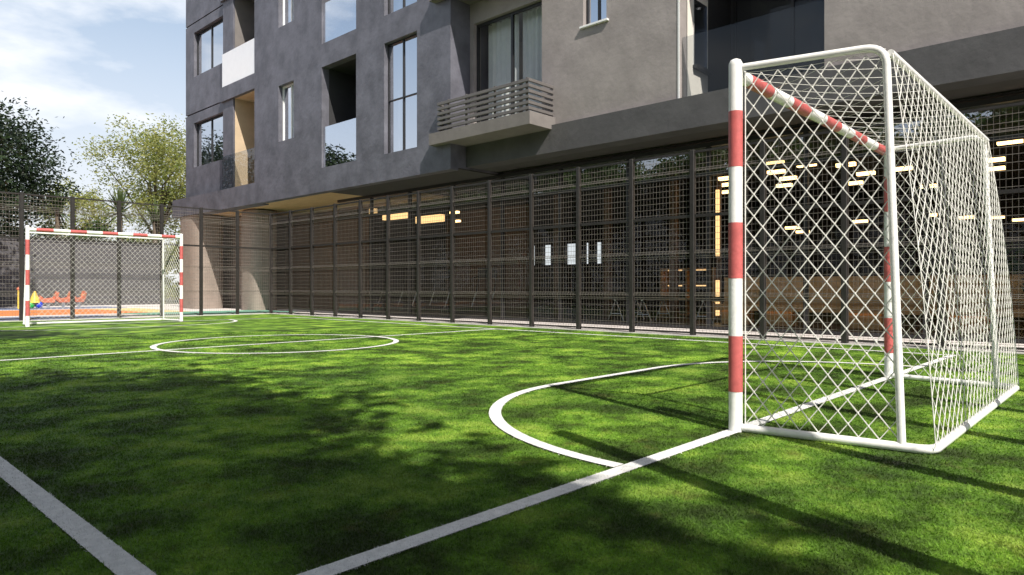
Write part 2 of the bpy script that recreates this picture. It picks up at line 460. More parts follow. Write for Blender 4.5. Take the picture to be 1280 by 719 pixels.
def net_mesh(fn, nu, nv, r=0.0034):
    """diamond rope netting over the patch fn(u, v); nu, nv = diamonds each way"""
    mb = MB()
    def pt(i, j): return fn(i / (2 * nu), j / (2 * nv))
    for j in range(2 * nv):
        for i in range(2 * nu + 1):
            if (i + j) % 2: continue
            for di in (-1, 1):
                if 0 <= i + di <= 2 * nu:
                    a, b = pt(i, j), pt(i + di, j + 1)
                    mb.tube([a, b], r * random.uniform(0.9, 1.12), 4, False)
    for i in (0, 2 * nu):                                   # border ropes
        mb.tube([pt(i, j) for j in range(2 * nv + 1)], r * 1.1, 5, False)
    for j in range(1, 2 * nv):                              # knots
        for i in range(1, 2 * nu):
            if (i + j) % 2: continue
            a = pt(i, j); d = (pt(i, j + 1) - a).normalized() * r * 2.0; mb.tube([a - d, a - d * 0.3, a + d * 0.3, a + d], [r * 0.6, r * 1.6, r * 1.6, r * 0.6], 5, False)
    return mb

def make_goal(label):
    """origin on the ground midway between the posts, mouth towards +Y"""
    t = thing('football_goal', label, 'goal')
    W, H, RP = 1.515, 2.0, 0.037
    zs = [1.755, 1.45, 1.145, 0.84, 0.525, 0.22]
    for s in (-1, 1):
        x = s * W
        p = MB().tube([(x, 0, 0.002), (x, 0, H + 0.005), (x, 0, H + 0.020), (x, 0, H + 0.036), (x, 0, H + 0.043)], [RP, RP, RP * 0.97, RP * 0.75, RP * 0.35], 24).build('post', 'white_paint', t, True)
        for a, b in ((zs[0], zs[1]), (zs[2], zs[3]), (zs[4], zs[5])):
            MB().tube([(x, 0, b), (x, 0, a)], RP + 0.0012, 24, False).build('red_band', 'red_paint', p, True)
    xc = W - RP * 0.9
    cb = MB().tube([(-xc, 0, H - 0.04), (xc, 0, H - 0.04)], RP, 20).build('crossbar', 'white_paint', t, True)
    n = 9; L = 2 * (xc - 0.11) / n
    for k in range(0, n, 2):
        a = -xc + 0.11 + k * L
        MB().tube([(a, 0, H - 0.04), (a + L, 0, H - 0.04)], RP + 0.0012, 20, False).build('red_band', 'red_paint', cb, True)
    D, YR = -0.92, -0.71                                   # depth of the ground frame and of the upper rear bar
    rt = 0.019; WT, WB = 1.37, 1.40                        # half widths at the back
    for s in (-1, 1):                                      # top stay bending down into the leaning rear post
        x = s * (W - 0.012)
        MB().tube(sweep([(x, -0.03, H - 0.005), (s * WT, YR, H - 0.015), (s * (WB + 0.012), D + 0.13, 0.03)], 0.10), rt, 14).build('rear_post', 'white_paint', t, True)
    MB().tube(sweep([(-W + 0.01, -0.035, 0.024), (-WB, D, 0.024), (WB, D, 0.024), (W - 0.01, -0.035, 0.024)], 0.075), 0.022, 14).build('ground_frame', 'white_paint', t, True)
    MB().tube([(-WT, YR - 0.02, H - 0.055), (WT, YR - 0.02, H - 0.055)], 0.017, 12).build('rear_top_bar', 'white_paint', t, True)
    # netting: two sides, roof, back
    def lerp(a, b, t): return a + (b - a) * t
    for s in (-1, 1):
        def fn(u, v, s=s):                                  # u runs back from the post, v runs up
            y = lerp(-0.05, lerp(D + 0.135, YR + 0.005, v), u); x = s * lerp(W - 0.012, lerp(WB + 0.005, WT, v), u)
            return Vector((x - s * 0.025 * math.sin(math.pi * u) * math.sin(math.pi * v), y, lerp(0.045, H - 0.05, v)))
        net_mesh(fn, 8, 16).build('side_net', 'rope', t)
    def fn(u, v): return Vector((lerp(-1, 1, u) * lerp(W - 0.03, WT, v), lerp(-0.03, YR, v), H - 0.03 - 0.02 * math.sin(math.pi * v)))
    net_mesh(fn, 14, 3, 0.0012).build('roof_net', 'rope', t)
    def fn(u, v):
        return Vector((lerp(-1, 1, u) * lerp(WB + 0.0, WT, v), lerp(D - 0.01, YR - 0.03, v) - 0.03 * math.sin(math.pi * v) * (0.6 + 0.4 * math.sin(9 * u)), lerp(0.035, H - 0.06, v)))
    net_mesh(fn, 25, 16, 0.0021).build('back_net', 'rope', t)
    return t
goal = make_goal('red and white football goal standing beside the long fence and glazed ground floor')
goal.location = (5.10, 1.66, 0.0)
goal2 = copy_tree(goal)
goal2.location = (4.92, 16.49, 0.0); goal2.rotation_euler.z = math.pi; goal2.scale = (0.985, 1, 1)
goal2['label'] = 'red and white football goal standing in front of the playground and garden wall'

# ------------------------------------------------------------------ fences
def wire_panel(L, z0, z1, folds, wr):
    """welded wire panel in local x 0..L, folded into V-shaped ribs at the given heights"""
    mb = MB(); prof = [(z0, 0.0)]
    for f in sorted(folds): prof += [(f - 0.045, 0), (f, -0.035), (f + 0.045, 0)]
    prof.append((z1, 0.0))
    w = wr; wv = wr * 0.5
    n = int(round(L / 0.062))
    for k in range(n + 1):
        x = L * k / n
        for (za, ya), (zb, yb) in zip(prof[:-1], prof[1:]):
            i = len(mb.v)
            for z, y in ((za, ya), (zb, yb)):
                mb.v += [(x - wv, y - wv, z), (x + wv, y - wv, z), (x + wv, y + wv, z), (x - wv, y + wv, z)]
            for q in range(4): mb.f.append((i + q, i + (q + 1) % 4, i + 4 + (q + 1) % 4, i + 4 + q))
    z = z0 + 0.03
    while z < z1:
        y = 0
        for f in folds:
            if abs(z - f) < 0.045: y = -0.035 * (1 - abs(z - f) / 0.045)
        mb.box(0, L, y - w, y + w, z - w, z + w); z += 0.098
    for f in folds:
        for dz in (-0.045, 0, 0.045): mb.box(0, L, (-0.035 if dz == 0 else 0) - w, (-0.035 if dz == 0 else 0) + 1.2 * w, f + dz - w * 1.5, f + dz + w * 1.5)
    return mb
PW = 0.08
def fence(label, start, direction, spacing, nbay, rails=True, group=None, pw=PW, wr=0.0029):
    """posts at start + k*spacing*direction (local x runs along the fence)"""
    ang = math.atan2(direction[1], direction[0])
    t = thing('wire_fence', label, 'fence', (start[0], start[1], 0), ang, group)
    L = spacing - PW
    pm = MB().cbox(-pw / 2, pw / 2, -PW / 2, PW / 2, -0.02, 3.03, 0.008)
    lo = wire_panel(L - 0.02, 0.065, 1.93, (0.66, 1.35), wr); up = wire_panel(L - 0.02, 1.98, 2.985, (2.68,), wr)
    o0 = None
    meshes = {}
    for k in range(nbay + 1):
        if 'post' not in meshes: o = pm.build('post', 'fence_post', t); meshes['post'] = o.data
        else: o = link('post', meshes['post'], t)
        o.location = (k * spacing, 0, 0)
        if k == nbay: break
        for nm, mb, mt in (('lower_panel', lo, 'fence_wire'), ('upper_panel', up, 'fence_wire')):
            if nm not in meshes: o = mb.build('wire_panel', mt, t); meshes[nm] = o.data
            else: o = link('wire_panel', meshes[nm], t)
            o.location = (k * spacing + PW / 2 + 0.01, 0, 0)
        for z, hh in (((0.055, 0.014), (1.955, 0.024), (2.995, 0.016)) if rails else ()):
            nm = 'rail%g' % hh
            if nm not in meshes: o = MB().box(0.001, L - 0.001, -0.018, 0.018, -hh, hh).build('rail', 'fence_post', t); meshes[nm] = o.data
            else: o = link('rail', meshes[nm], t)
            o.location = (k * spacing + PW / 2, 0, z)
    return t
fence('long dark wire mesh fence running along the grey apartment building', (FX, FYF), (0, -1), 1.165, 17)
fence('dark wire mesh fence between the pitch and the playground', (FX - 1.042, FYF), (-1, 0), 1.042, 9)
# last bay that joins the two fences at their shared corner post
cf = [o for o in scene.objects if o.name.startswith('wire_fence') and o.parent is None][-1]
for o in [c for c in cf.children if c.location.x < 1.0 and not c.name.startswith('post')]:
    c = o.copy(); COL.objects.link(c); c.parent = cf; c.location.x -= 1.042
nf = thing('strand_fence', 'dark post and wire fence closing the pitch at the end without buildings', 'fence', (FX + 0.10, FYN, 0), math.pi)
pme = None
for k in range(11):
    if pme is None: o = MB().cbox(-0.05, 0.05, -0.045, 0.045, -0.02, 3.0, 0.008).build('post', 'fence_post', nf); pme = o.data
    else: o = link('post', pme, nf)
    o.location.x = k * 1.04
for z in (0.3, 0.85, 1.4, 1.95, 2.5, 2.95): MB().tube([(0, 0.05, z), (10.4, 0.05, z)], 0.0016, 5).build('strand', 'fence_wire', nf)

# ------------------------------------------------------------------ apartment building
bld = thing('apartment_building', 'grey rendered apartment block with balconies above a glazed ground floor', 'building', (XB := 12.0, 10.0, 0))
def part(name, mb, m, parent=None, smooth=False):
    """build in world coordinates, then parent without moving"""
    o = mb.build(name, m, None, smooth); p = parent or bld
    o.parent = p
    o.matrix_parent_inverse = Matrix.Translation(-bld.location)
    return o
def sub(name, mb, m, parent, smooth=False):
    o = mb.build(name, m, None, smooth); o.parent = parent
    return o
XG0 = 12.31; ST = 3.57; XL, XR = 10.70, 11.33; ZT = 15.0; TH = 0.24
NS = 3
slim = (19.03, 19.96, 5.35, 7.10); tall = (13.15, 14.48, 4.24, 7.10); logg = (15.74, 17.46, 4.24, 7.14)
holesL = []
for s in range(NS):
    for h in (slim, tall, logg): holesL.append((h[0], h[1], h[2] + s * ST, h[3] + s * ST))
part('facade_wall', wall_mesh(XL, TH, 11.92, 21.54, 3.55, ZT, holesL), 'graphite_render')
part('side_wall', MB().box(XL + TH + 0.001, 12.5, 11.93, 12.15, 3.62, ZT), 'graphite_render')
# wing beyond the balconies: ground band, balcony fascias, pier, recessed window wall in storey-high panels
part('fascia_band', MB().box(XL, XL + 0.5, 21.541, 28.4, 3.55, 4.24), 'graphite_render')
for s in range(1, NS + 1):
    part('fascia_band', MB().box(XL, XL + 0.5, 21.541, 24.15, 7.35 + (s - 1) * ST, 7.85 + (s - 1) * ST), 'graphite_render')
part('pier', MB().box(XL + 0.08, 12.4, 23.25, 24.05, 4.242, ZT), 'graphite_render')
wwin = (24.95, 27.62, 5.53, 7.28); XW = 11.22
for s in range(NS):
    z0 = 4.242 if s == 0 else 7.69 + (s - 1) * ST
    part('facade_panel', wall_mesh(XW, TH, 24.052, 28.4, z0, 7.64 + s * ST, [(wwin[0], wwin[1], wwin[2] + s * ST, wwin[3] + s * ST)]), 'graphite_render')
for s in range(NS):
    part('joint_strip', MB().box(XW + 0.07, XW + 0.2, 24.06, 28.38, 7.641 + s * ST, 7.689 + s * ST), 'black_metal')
part('end_wall', MB().box(XW + TH + 0.002, 20, 28.15, 28.38, 4.25, ZT), 'graphite_render')
# recessed part over the gym entrance
smallw = (7.96, 8.54, 6.17, 7.25); doorw = (9.66, 11.80, 4.45, 7.08); loggR = (3.77, 6.32, 4.242, 7.14)
holesR = []
for s in range(NS):
    for h in (smallw, doorw, loggR): holesR.append((h[0], h[1], h[2] + s * ST if h is not loggR or s else 4.242, h[3] + s * ST))
part('facade_wall', wall_mesh(XR, TH, -7.0, 11.925, 4.242, ZT, holesR), 'taupe_render')
part('fascia_band', MB().box(XR - 0.13, XR + 0.3, -7.0, 11.915, 3.66, 4.24), 'band_render')
# roof and slabs
part('roof', MB().box(XL + 0.3, 24.5, -7.0, 28.3, ZT + 0.001, ZT + 0.25), 'dark_paint')
for s in range(NS):
    part('floor_slab', MB().box(11.7, 24.3, -6.9, 28.1, 3.75 + s * ST, 4.10 + s * ST), 'cream_paint')
part('soffit', MB().box(XL + 0.01, XG0, 11.93, 17.6, 3.585, 3.615), 'dark_soffit')
part('soffit', MB().box(XL + 0.01, XG0, 17.602, 28.3, 3.585, 3.615), 'soffit_wood')
part('soffit', MB().box(XR - 0.12, XG0, -6.9, 11.92, 3.665, 3.70), 'dark_soffit')

def room(y0, y1, z0, z1, x0, x1, m='cream_paint', parent=None):
    mb = MB(); a, b, c, d, e, f = x0, x1, y0, y1, z0, z1
    mb.quad((b, c, e), (b, d, e), (b, d, f), (b, c, f)); mb.quad((a, c, e), (b, c, e), (b, c, f), (a, c, f)); mb.quad((a, d, e), (b, d, e), (b, d, f), (a, d, f))
    mb.quad((a, c, e), (b, c, e), (b, d, e), (a, d, e)); mb.quad((a, c, f), (b, c, f), (b, d, f), (a, d, f))
    return part('room', mb, m, parent)
def curtain(parent, x, y0, y1, z0, z1, ph=0.0):
    n = max(12, int((y1 - y0) / 0.03)); mb = MB()
    for k in range(n + 1):
        y = y0 + (y1 - y0) * k / n
        xx = x + 0.035 * math.sin(ph + y * 42) + 0.018 * math.sin(y * 17 + ph)
        mb.v += [(xx, y, z0), (xx, y, z1)]
    for k in range(n): mb.f.append((2 * k, 2 * k + 2, 2 * k + 3, 2 * k + 1))
    return sub('curtain', mb, 'curtain', parent, True)
def window(h, X, mull, trans, fm, gm='window_glass', dep=0.12, curtains=(), sill=None, fw=0.045, roomd=3.0, rm='cream_paint'):
    """frame part with pane, curtain and sill sub-parts; mull = fractions along Y, trans = heights"""
    y0, y1, z0, z1 = h; a, b = X + dep, X + dep + 0.06
    e = 0.002
    f = MB().box(a, b, y0 + e, y0 + fw, z0 + e, z1 - e).box(a, b, y1 - fw, y1 - e, z0 + e, z1 - e)
    f.box(a, b, y0 + fw, y1 - fw, z0 + e, z0 + fw).box(a, b, y0 + fw, y1 - fw, z1 - fw, z1 - e)
    ys = [y0 + fw] + [y0 + (y1 - y0) * m_ for m_ in mull] + [y1 - fw]
    for q in ys[1:-1]: f.box(a - 0.004, b + 0.004, q - fw * 0.45, q + fw * 0.45, z0 + fw, z1 - fw)
    zs = [z0 + fw] + list(trans) + [z1 - fw]
    for q in zs[1:-1]:
        for k in range(len(ys) - 1):
            f.box(a - 0.002, b + 0.002, ys[k] + fw * 0.46, ys[k + 1] - fw * 0.46, q - fw * 0.4, q + fw * 0.4)
    w = part('window', f, fm)
    for k in range(len(ys) - 1):
        for j in range(len(zs) - 1):
            tl = random.uniform(-0.004, 0.004)
            x = (a + b) / 2
            sub('pane', MB().quad((x, ys[k + 1], zs[j]), (x, ys[k], zs[j]), (x + tl, ys[k], zs[j + 1]), (x + tl, ys[k + 1], zs[j + 1])), gm, w)
    for (c0, c1) in curtains: curtain(w, X + 0.42, y0 + (y1 - y0) * c0, y0 + (y1 - y0) * c1, z0 - 0.05, z1 + 0.05, random.uniform(0, 6))
    if sill: sub('sill', MB().cbox(X - 0.06, X + dep, y0 - 0.06, y1 + 0.06, z0 - 0.045, z0 - 0.003, 0.004), sill, w)
    if roomd: room(y0 - 0.35, y1 + 0.35, z0 - 0.25, z1 + 0.22, X + TH + 0.003, X + TH + roomd, rm)
    return w
for s in range(NS):
    o = s * ST
    sh = lambda h: (h[0], h[1], h[2] + o, h[3] + o)
    window(sh(slim), XL, (0.42,), (), 'white_frame', curtains=((0.0, 0.35),), dep=0.14)
    window(sh(tall), XL, (0.52,), (5.62 + o,), 'black_metal' if s else 'black_metal', curtains=((0.62, 1.0), (0.0, 0.12)), dep=0.12, fw=0.035)
    window(sh(wwin), XW, (0.5,), (), 'black_metal', curtains=((0.1, 0.45), (0.75, 0.98)), dep=0.12, fw=0.05)
    window(sh(smallw), XR, (0.45,), (), 'black_metal', curtains=(), dep=0.10, sill='white_frame')
    dw = window(sh(doorw), XR, (0.46,), (), 'black_metal', curtains=((0.0, 0.42), (0.5, 0.97)), dep=0.10, fw=0.06, gm='shop_glass', rm='cream_paint')
    for q in (10.1, 10.6): sub('downlight', MB().box(XR + 1.2, XR + 1.28, q, q + 0.08, 7.26 + o, 7.285 + o), 'white_spot', dw)

def loggia(y0, y1, z0, z1, X, depth, lining, railz, railm, door=True, backm='dark_paint', rail_y1=None, spots=0, doorglass='window_glass'):
    mb = MB(); a, b = X + TH + 0.002 if X in (XL, XR) else X, X + depth
    e = 0.003
    mb.quad((b, y0 - e, z0 - e), (b, y1 + e, z0 - e), (b, y1 + e, z1 + e), (b, y0 - e, z1 + e))
    mb.quad((a, y0 - e, z0 - e), (b, y0 - e, z0 - e), (b, y0 - e, z1 + e), (a, y0 - e, z1 + e))
    mb.quad((a, y1 + e, z0 - e), (b, y1 + e, z0 - e), (b, y1 + e, z1 + e), (a, y1 + e, z1 + e))
    mb.quad((a, y0 - e, z0 - e), (b, y0 - e, z0 - e), (b, y1 + e, z0 - e), (a, y1 + e, z0 - e))
    mb.quad((a, y0 - e, z1 + e), (b, y0 - e, z1 + e), (b, y1 + e, z1 + e), (a, y1 + e, z1 + e))
    lg = part('loggia', mb, lining)
    x = X + 0.06
    r1 = rail_y1 or y1 - 0.012
    if railz: sub('glass_railing', MB().box(x, x + 0.012, y0 + 0.012, r1, z0 + 0.004, railz), railm, lg)
    if door:
        f = MB(); d = b - 0.06; yy = [y0 + 0.1, (y0 + y1) / 2, y1 - 0.1]
        for q in yy: f.box(d, d + 0.05, q - 0.03, q + 0.03, z0 + 0.01, z1 - 0.3)
        f.box(d + 0.002, d + 0.048, yy[0], yy[-1], z1 - 0.3, z1 - 0.24)
        dr = sub('door_frame', f, 'black_metal', lg)
        sub('door_pane', MB().quad((d + 0.02, yy[-1], z0 + 0.02), (d + 0.02, yy[0], z0 + 0.02), (d + 0.02, yy[0], z1 - 0.3), (d + 0.02, yy[-1], z1 - 0.3)), doorglass, lg)
    for k in range(spots):
        q = y0 + (y1 - y0) * (k + 0.5) / spots
        sub('downlight', MB().box(X + depth * 0.55, X + depth * 0.55 + 0.07, q, q + 0.07, z1 - 0.02, z1 - 0.004), 'white_spot', lg)
    return lg
for s in range(NS):
    o = s * ST
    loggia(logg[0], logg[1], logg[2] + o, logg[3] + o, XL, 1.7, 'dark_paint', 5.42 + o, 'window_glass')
    loggia(21.58, 23.22, 4.245 + o if s == 0 else 7.855 + o - ST, 7.345 + o, XL + 0.13, 1.7, 'beige_plaster' if s == 0 else 'slab_render', None, None, spots=2)
    zz = 4.245 if s == 0 else 7.855 + (s - 1) * ST
    part('glass_railing', MB().box(XL + 0.03, XL + 0.042, 21.56, 24.0, zz, zz + 1.17), 'clear_glass' if s == 0 else 'milk_glass')
    # wide loggia over the gym: two tone lining, sliding doors, tall side window
    z0, z1 = (4.245 if s == 0 else 4.24 + o), 7.14 + o
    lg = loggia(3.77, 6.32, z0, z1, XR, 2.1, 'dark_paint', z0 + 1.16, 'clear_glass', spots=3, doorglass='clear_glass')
    sub('side_lining', MB().box(XR + TH + 0.01, XR + 1.05, 6.300, 6.318, z0 + 0.004, z1 - 0.004), 'cream_paint', lg)
    sub('side_window', MB().box(XR + 0.22 + TH, XR + 0.98, 6.280, 6.298, z0 + 0.75, z0 + 2.0), 'window_glass', lg)
    sub('window_ledge', MB().box(XR + 0.2 + TH, XR + 1.05, 6.20, 6.298, z0 + 0.68, z0 + 0.745), 'black_metal', lg)
    part('edge_trim', MB().box(XR - 0.012, XR + 0.03, 6.322, 6.36, z0, z1), 'white_frame')

# slatted balconies
def balcony(z, parent_z):
    z0, z1 = z, z + 0.27
    pts = [(10.50, 9.28), (XR - 0.001, 9.28), (XR - 0.001, 11.91), (XL - 0.001, 11.91), (XL - 0.001, 12.46), (10.50, 12.46)]
    mb = MB(); n = len(pts)
    mb.v = [(x, y, z0) for x, y in pts] + [(x, y, z1) for x, y in pts]
    mb.f = [tuple(reversed(range(n))), tuple(range(n, 2 * n))] + [(k, (k + 1) % n, n + (k + 1) % n, n + k) for k in range(n)]
    b = part('balcony', mb, 'slab_render')
    for k in range(6):
        a = z1 + 0.045 + k * 0.116
        sub('slat', MB().cbox(10.53, 10.575, 9.33, 12.20, a, a + 0.066, 0.004), 'slat_metal', b)
        sub('slat', MB().cbox(10.577, XR - 0.004, 9.33, 9.375, a, a + 0.066, 0.004), 'slat_metal', b)
        sub('slat', MB().cbox(10.577, XL - 0.003, 12.155, 12.20, a, a + 0.066, 0.004), 'slat_metal', b)
    for y in (9.42, 10.35, 11.25, 11.85): sub('post', MB().box(10.577, 10.615, y, y + 0.04, z1, z1 + 0.73), 'slat_metal', b)
    return b
balcony(4.15, 0); balcony(7.56, 0); balcony(11.1, 0)

# glazed ground floor
XG = 12.2
ybay = [-6.6 + 1.83 * k for k in range(15)]
for k in range(14):
    y0, y1 = ybay[k], ybay[k + 1]
    f = MB().box(XG, XG + 0.09, y0 - 0.035, y0 + 0.035, 0.0, 3.58).box(XG, XG + 0.09, y0 + 0.035, y1 - 0.035, 0.0, 0.045)
    f.box(XG, XG + 0.09, y0 + 0.035, y1 - 0.035, 3.50, 3.58).box(XG, XG + 0.09, y0 + 0.035, y1 - 0.035, 2.94, 3.0)
    b = part('shopfront_bay', f, 'black_metal')
    x = XG + 0.045
    for a, c in ((0.045, 2.94), (3.0, 3.50)):
        sub('pane', MB().quad((x, y1 - 0.035, a), (x, y0 + 0.035, a), (x + random.uniform(-.006, .006), y0 + 0.035, c), (x + random.uniform(-.006, .006), y1 - 0.035, c)), 'shop_glass' if c < 3 else 'clerestory_glass', b)
XBK = 24.0
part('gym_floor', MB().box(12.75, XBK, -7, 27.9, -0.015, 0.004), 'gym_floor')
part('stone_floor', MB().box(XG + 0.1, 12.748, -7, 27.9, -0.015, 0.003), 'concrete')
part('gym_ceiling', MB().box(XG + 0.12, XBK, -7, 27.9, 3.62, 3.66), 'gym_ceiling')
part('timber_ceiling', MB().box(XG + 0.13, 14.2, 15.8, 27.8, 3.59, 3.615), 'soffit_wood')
bw = []
def yx(px, X): # depth along Y where the view line of picture column px meets a plane X
    k = (px - 640) / 855; return X * (0.681 - 0.732 * k) / (0.732 + 0.681 * k)
for a, b in ((586, 593), (599, 608), (622, 628), (634, 640), (654, 668), (677, 688), (697, 703), (705, 719), (729, 735), (742, 751)):
    bw.append((yx(b, XBK), yx(a, XBK), 1.82, 2.75))
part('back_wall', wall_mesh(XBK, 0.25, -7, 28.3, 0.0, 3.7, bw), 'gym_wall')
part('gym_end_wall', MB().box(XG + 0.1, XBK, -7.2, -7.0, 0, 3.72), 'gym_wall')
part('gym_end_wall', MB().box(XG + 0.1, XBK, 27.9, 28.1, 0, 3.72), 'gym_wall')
part('timber_partition', MB().box(13.7, 13.85, 19.6, 25.0, 0.005, 3.5), 'walnut')
part('timber_partition', MB().box(17.2, 17.35, 15.2, 19.4, 0.005, 3.6), 'walnut')
for px in (697, 760, 842):
    y = yx(px, 14.2); part('timber_column', MB().cbox(14.12, 14.28, y - 0.08, y + 0.08, 0.005, 3.55, 0.006), 'walnut')
# rounded plaster piers under the far wing
def pier(cx_, cy_, rx, ry, label_):
    mb = MB(); n = 28
    for z in (-0.02, 3.54):
        for k in range(n):
            a = 2 * math.pi * k / n
            ca, sa = math.cos(a), math.sin(a)
            mb.v.append((cx_ + rx * math.copysign(abs(ca) ** 0.6, ca), cy_ + ry * math.copysign(abs(sa) ** 0.6, sa), z))
    for k in range(n): mb.f.append((k, (k + 1) % n, n + (k + 1) % n, n + k))
    mb.f += [tuple(reversed(range(n))), tuple(range(n, 2 * n))]
    return part('rounded_pier', mb, 'pier_plaster', smooth=False)
pier(11.35, 27.2, 0.62, 0.95, ''); pier(11.9, 23.6, 0.5, 0.62, '')
part('ground_floor_wall', MB().box(12.3, 12.5, 24.4, 28.2, -0.02, 3.55), 'pier_plaster')

# ------------------------------------------------------------------ inside the gym
def lamp(px, py, z, L, n, along='y'):
    d = 855 * (z - 0.79) / (359.5 - py); k = (px - 640) / 855
    x, y = d * (0.732 + 0.681 * k), d * (0.681 - 0.732 * k)
    t = thing('ceiling_lamp', n, 'lamp', (x, y, z), 0, 'linear lamps hanging in the gym')
    MB().box(-0.06, 0.06, -L / 2, L / 2, -0.05, 0.015).build('diffuser', 'warm_lamp', t)
    MB().box(-0.065, 0.065, -L / 2 - 0.01, L / 2 + 0.01, 0.016, 0.05).build('housing', 'black_metal', t)
    for s in (-1, 1): MB().tube([(0, s * L * 0.4, 0.05), (0, s * L * 0.4, 3.62 - z)], 0.004, 5).build('cord', 'black_metal', t)
LL = 'short warm linear lamp hanging behind the glass of the gym'
for px, py, z in ((968, 203, 3.2), (970, 214, 3.2), (1008, 205, 3.2), (985, 222, 3.2), (980, 231, 3.2), (1057, 205, 3.2), (1082, 216, 3.2), (1068, 228, 3.2),
                  (1128, 210, 3.2), (908, 222, 3.2), (908, 230, 3.2), (910, 239, 3.2), (1262, 176, 3.2), (1242, 199, 3.2), (1243, 210, 3.2), (1160, 232, 3.2),
                  (1245, 271, 2.6), (1275, 274, 2.6), (1075, 276, 2.5), (990, 284, 2.4), (1003, 289, 2.4), (1208, 271, 2.6), (1165, 268, 2.6), (568, 265, 3.2), (570, 276, 3.1), (1000, 320, 1.9)):
    lamp(px, py, z, 0.34, 'short warm lamp hanging just past the amber box lamps in the gym' if px < 600 else
         'short warm lamp hanging close to the tall upright light strip' if px < 920 else
         'short warm lamp hanging low on long cords deep inside the gym' if z < 3 else 'short warm linear lamp hanging high under the gym ceiling')
for px, py in ((456, 265), (494, 270), (537, 274)):
    x = 14.6; k = (px - 640) / 855; d = x / (0.732 + 0.681 * k); y = d * (0.681 - 0.732 * k); z = 0.79 + (359.5 - py) / 855 * d
    t = thing('box_lamp', 'long glowing amber box lamp under the gym ceiling', 'lamp', (x, y, z), 0, 'amber box lamps in the gym')
    MB().box(-0.1, 0.1, -0.62, 0.62, -0.11, 0.11).build('diffuser', 'warm_panel', t)
    for s in (-1, 1): MB().tube([(0, s * 0.4, 0.11), (0, s * 0.4, 3.62 - z)], 0.006, 5).build('cord', 'black_metal', t)
# upright light strip
y = yx(896, 14.5)
t = thing('strip_lamp', 'tall upright glowing light strip standing behind the gym glass', 'lamp', (14.5, y, 0.004))
MB().box(0.06, 0.12, -0.06, 0.06, 0, 3.3).build('stand', 'walnut', t)
MB().box(0.0, 0.058, -0.035, 0.035, 1.5, 3.0).build('light_strip', 'warm_panel', t); MB().box(0.0, 0.058, -0.035, 0.035, 0.15, 0.95).build('light_strip', 'warm_panel', t)

def treadmill():
    t = thing('treadmill', 'black treadmill with slanting silver uprights behind the gym glass', 'treadmill', group='treadmills in the gym')
    MB().cbox(-0.95, 0.75, -0.36, 0.36, 0.03, 0.17, 0.02).build('deck', 'vinyl', t)
    MB().box(-0.9, 0.6, -0.25, 0.25, 0.171, 0.178).build('belt', 'dark_paint', t)
    for s in (-1, 1):
        MB().tube([(0.35, s * 0.40, 0.0), (0.62, s * 0.40, 0.62)], 0.022, 8).build('upright', 'white_frame', t)
        MB().tube([(0.62, s * 0.40, 0.60), (0.74, s * 0.40, 1.15), (0.35, s * 0.40, 1.05)], 0.022, 8).build('handrail', 'vinyl', t)
    MB().box(0.70, 0.76, -0.40, 0.40, 1.10, 1.42).build('console', 'vinyl', t)
    return t
tm = treadmill(); first = True
for px in (458, 500, 540, 594):
    o = tm if first else copy_tree(tm); first = False
    o.location = (14.7, yx(px, 14.9), 0.005)
def bench():
    t = thing('weight_bench', 'padded weight bench on grey A-frame legs behind the gym glass', 'bench', group='weight benches in the gym')
    for s in (-1, 1):
        MB().tube([(s * 0.45, -0.22, 0.0), (s * 0.45, 0.0, 0.50), (s * 0.45, 0.22, 0.0)], 0.02, 8).build('leg_frame', 'steel', t)
        MB().tube([(s * 0.45, -0.15, 0.16), (s * 0.45, 0.15, 0.16)], 0.015, 8).build('crosspiece', 'steel', t)
    MB().tube([(-0.5, 0, 0.49), (0.5, 0, 0.49)], 0.025, 8).build('spine', 'steel', t)
    MB().cbox(-0.6, 0.6, -0.14, 0.14, 0.51, 0.58, 0.015).build('pad', 'vinyl', t)
    return t
wb = bench(); first = True
for px in (777, 811, 886):
    o = wb if first else copy_tree(wb); first = False
    o.location = (14.1, yx(px, 13.9), 0.005)
t = thing('low_bench', 'long low oak bench warmed by an added glow strip behind the gym glass', 'bench', (13.7, 0, 0.005))
MB().box(-0.235, -0.205, 0.3, 6.6, 0.338, 0.356).build('light_strip', 'warm_panel', t)  # added glow hidden under the seat to warm the oak, not a known fitting
MB().box(0.21, 0.24, 0.2, 6.7, 0.44, 1.0).build('backrest', 'oak', t)
MB().box(-0.25, -0.238, 0.2, 6.7, 0.31, 0.359).build('apron', 'oak', t)
MB().cbox(-0.25, 0.25, 0.2, 6.7, 0.36, 0.44, 0.01).build('seat', 'oak', t)
for y in (0.6, 2.2, 3.8, 5.4, 6.3): MB().cbox(-0.2, 0.2, y - 0.28, y + 0.28, 0.0, 0.358, 0.03).build('pedestal', 'oak', t)
t = thing('shelf_unit', 'wooden shelf unit with lit compartments behind the weight benches', 'shelf', (16.5, yx(862, 16.5), 0.005))
for s in (-0.75, 0.0, 0.75): MB().box(-0.2, 0.2, s - 0.02, s + 0.02, 0, 1.3).build('upright', 'oak', t)
for z in (0.05, 0.45, 0.85, 1.26):
    for s in (-1, 1): MB().box(-0.2, 0.2, min(s * 0.02, s * 0.73), max(s * 0.02, s * 0.73), z, z + 0.035).build('shelf_board', 'oak', t)
for s in (-0.37, 0.37):
    for z in (0.80, 1.21): MB().box(-0.15, -0.10, s - 0.2, s + 0.2, z + 0.02, z + 0.045).build('shelf_light', 'warm_panel', t)

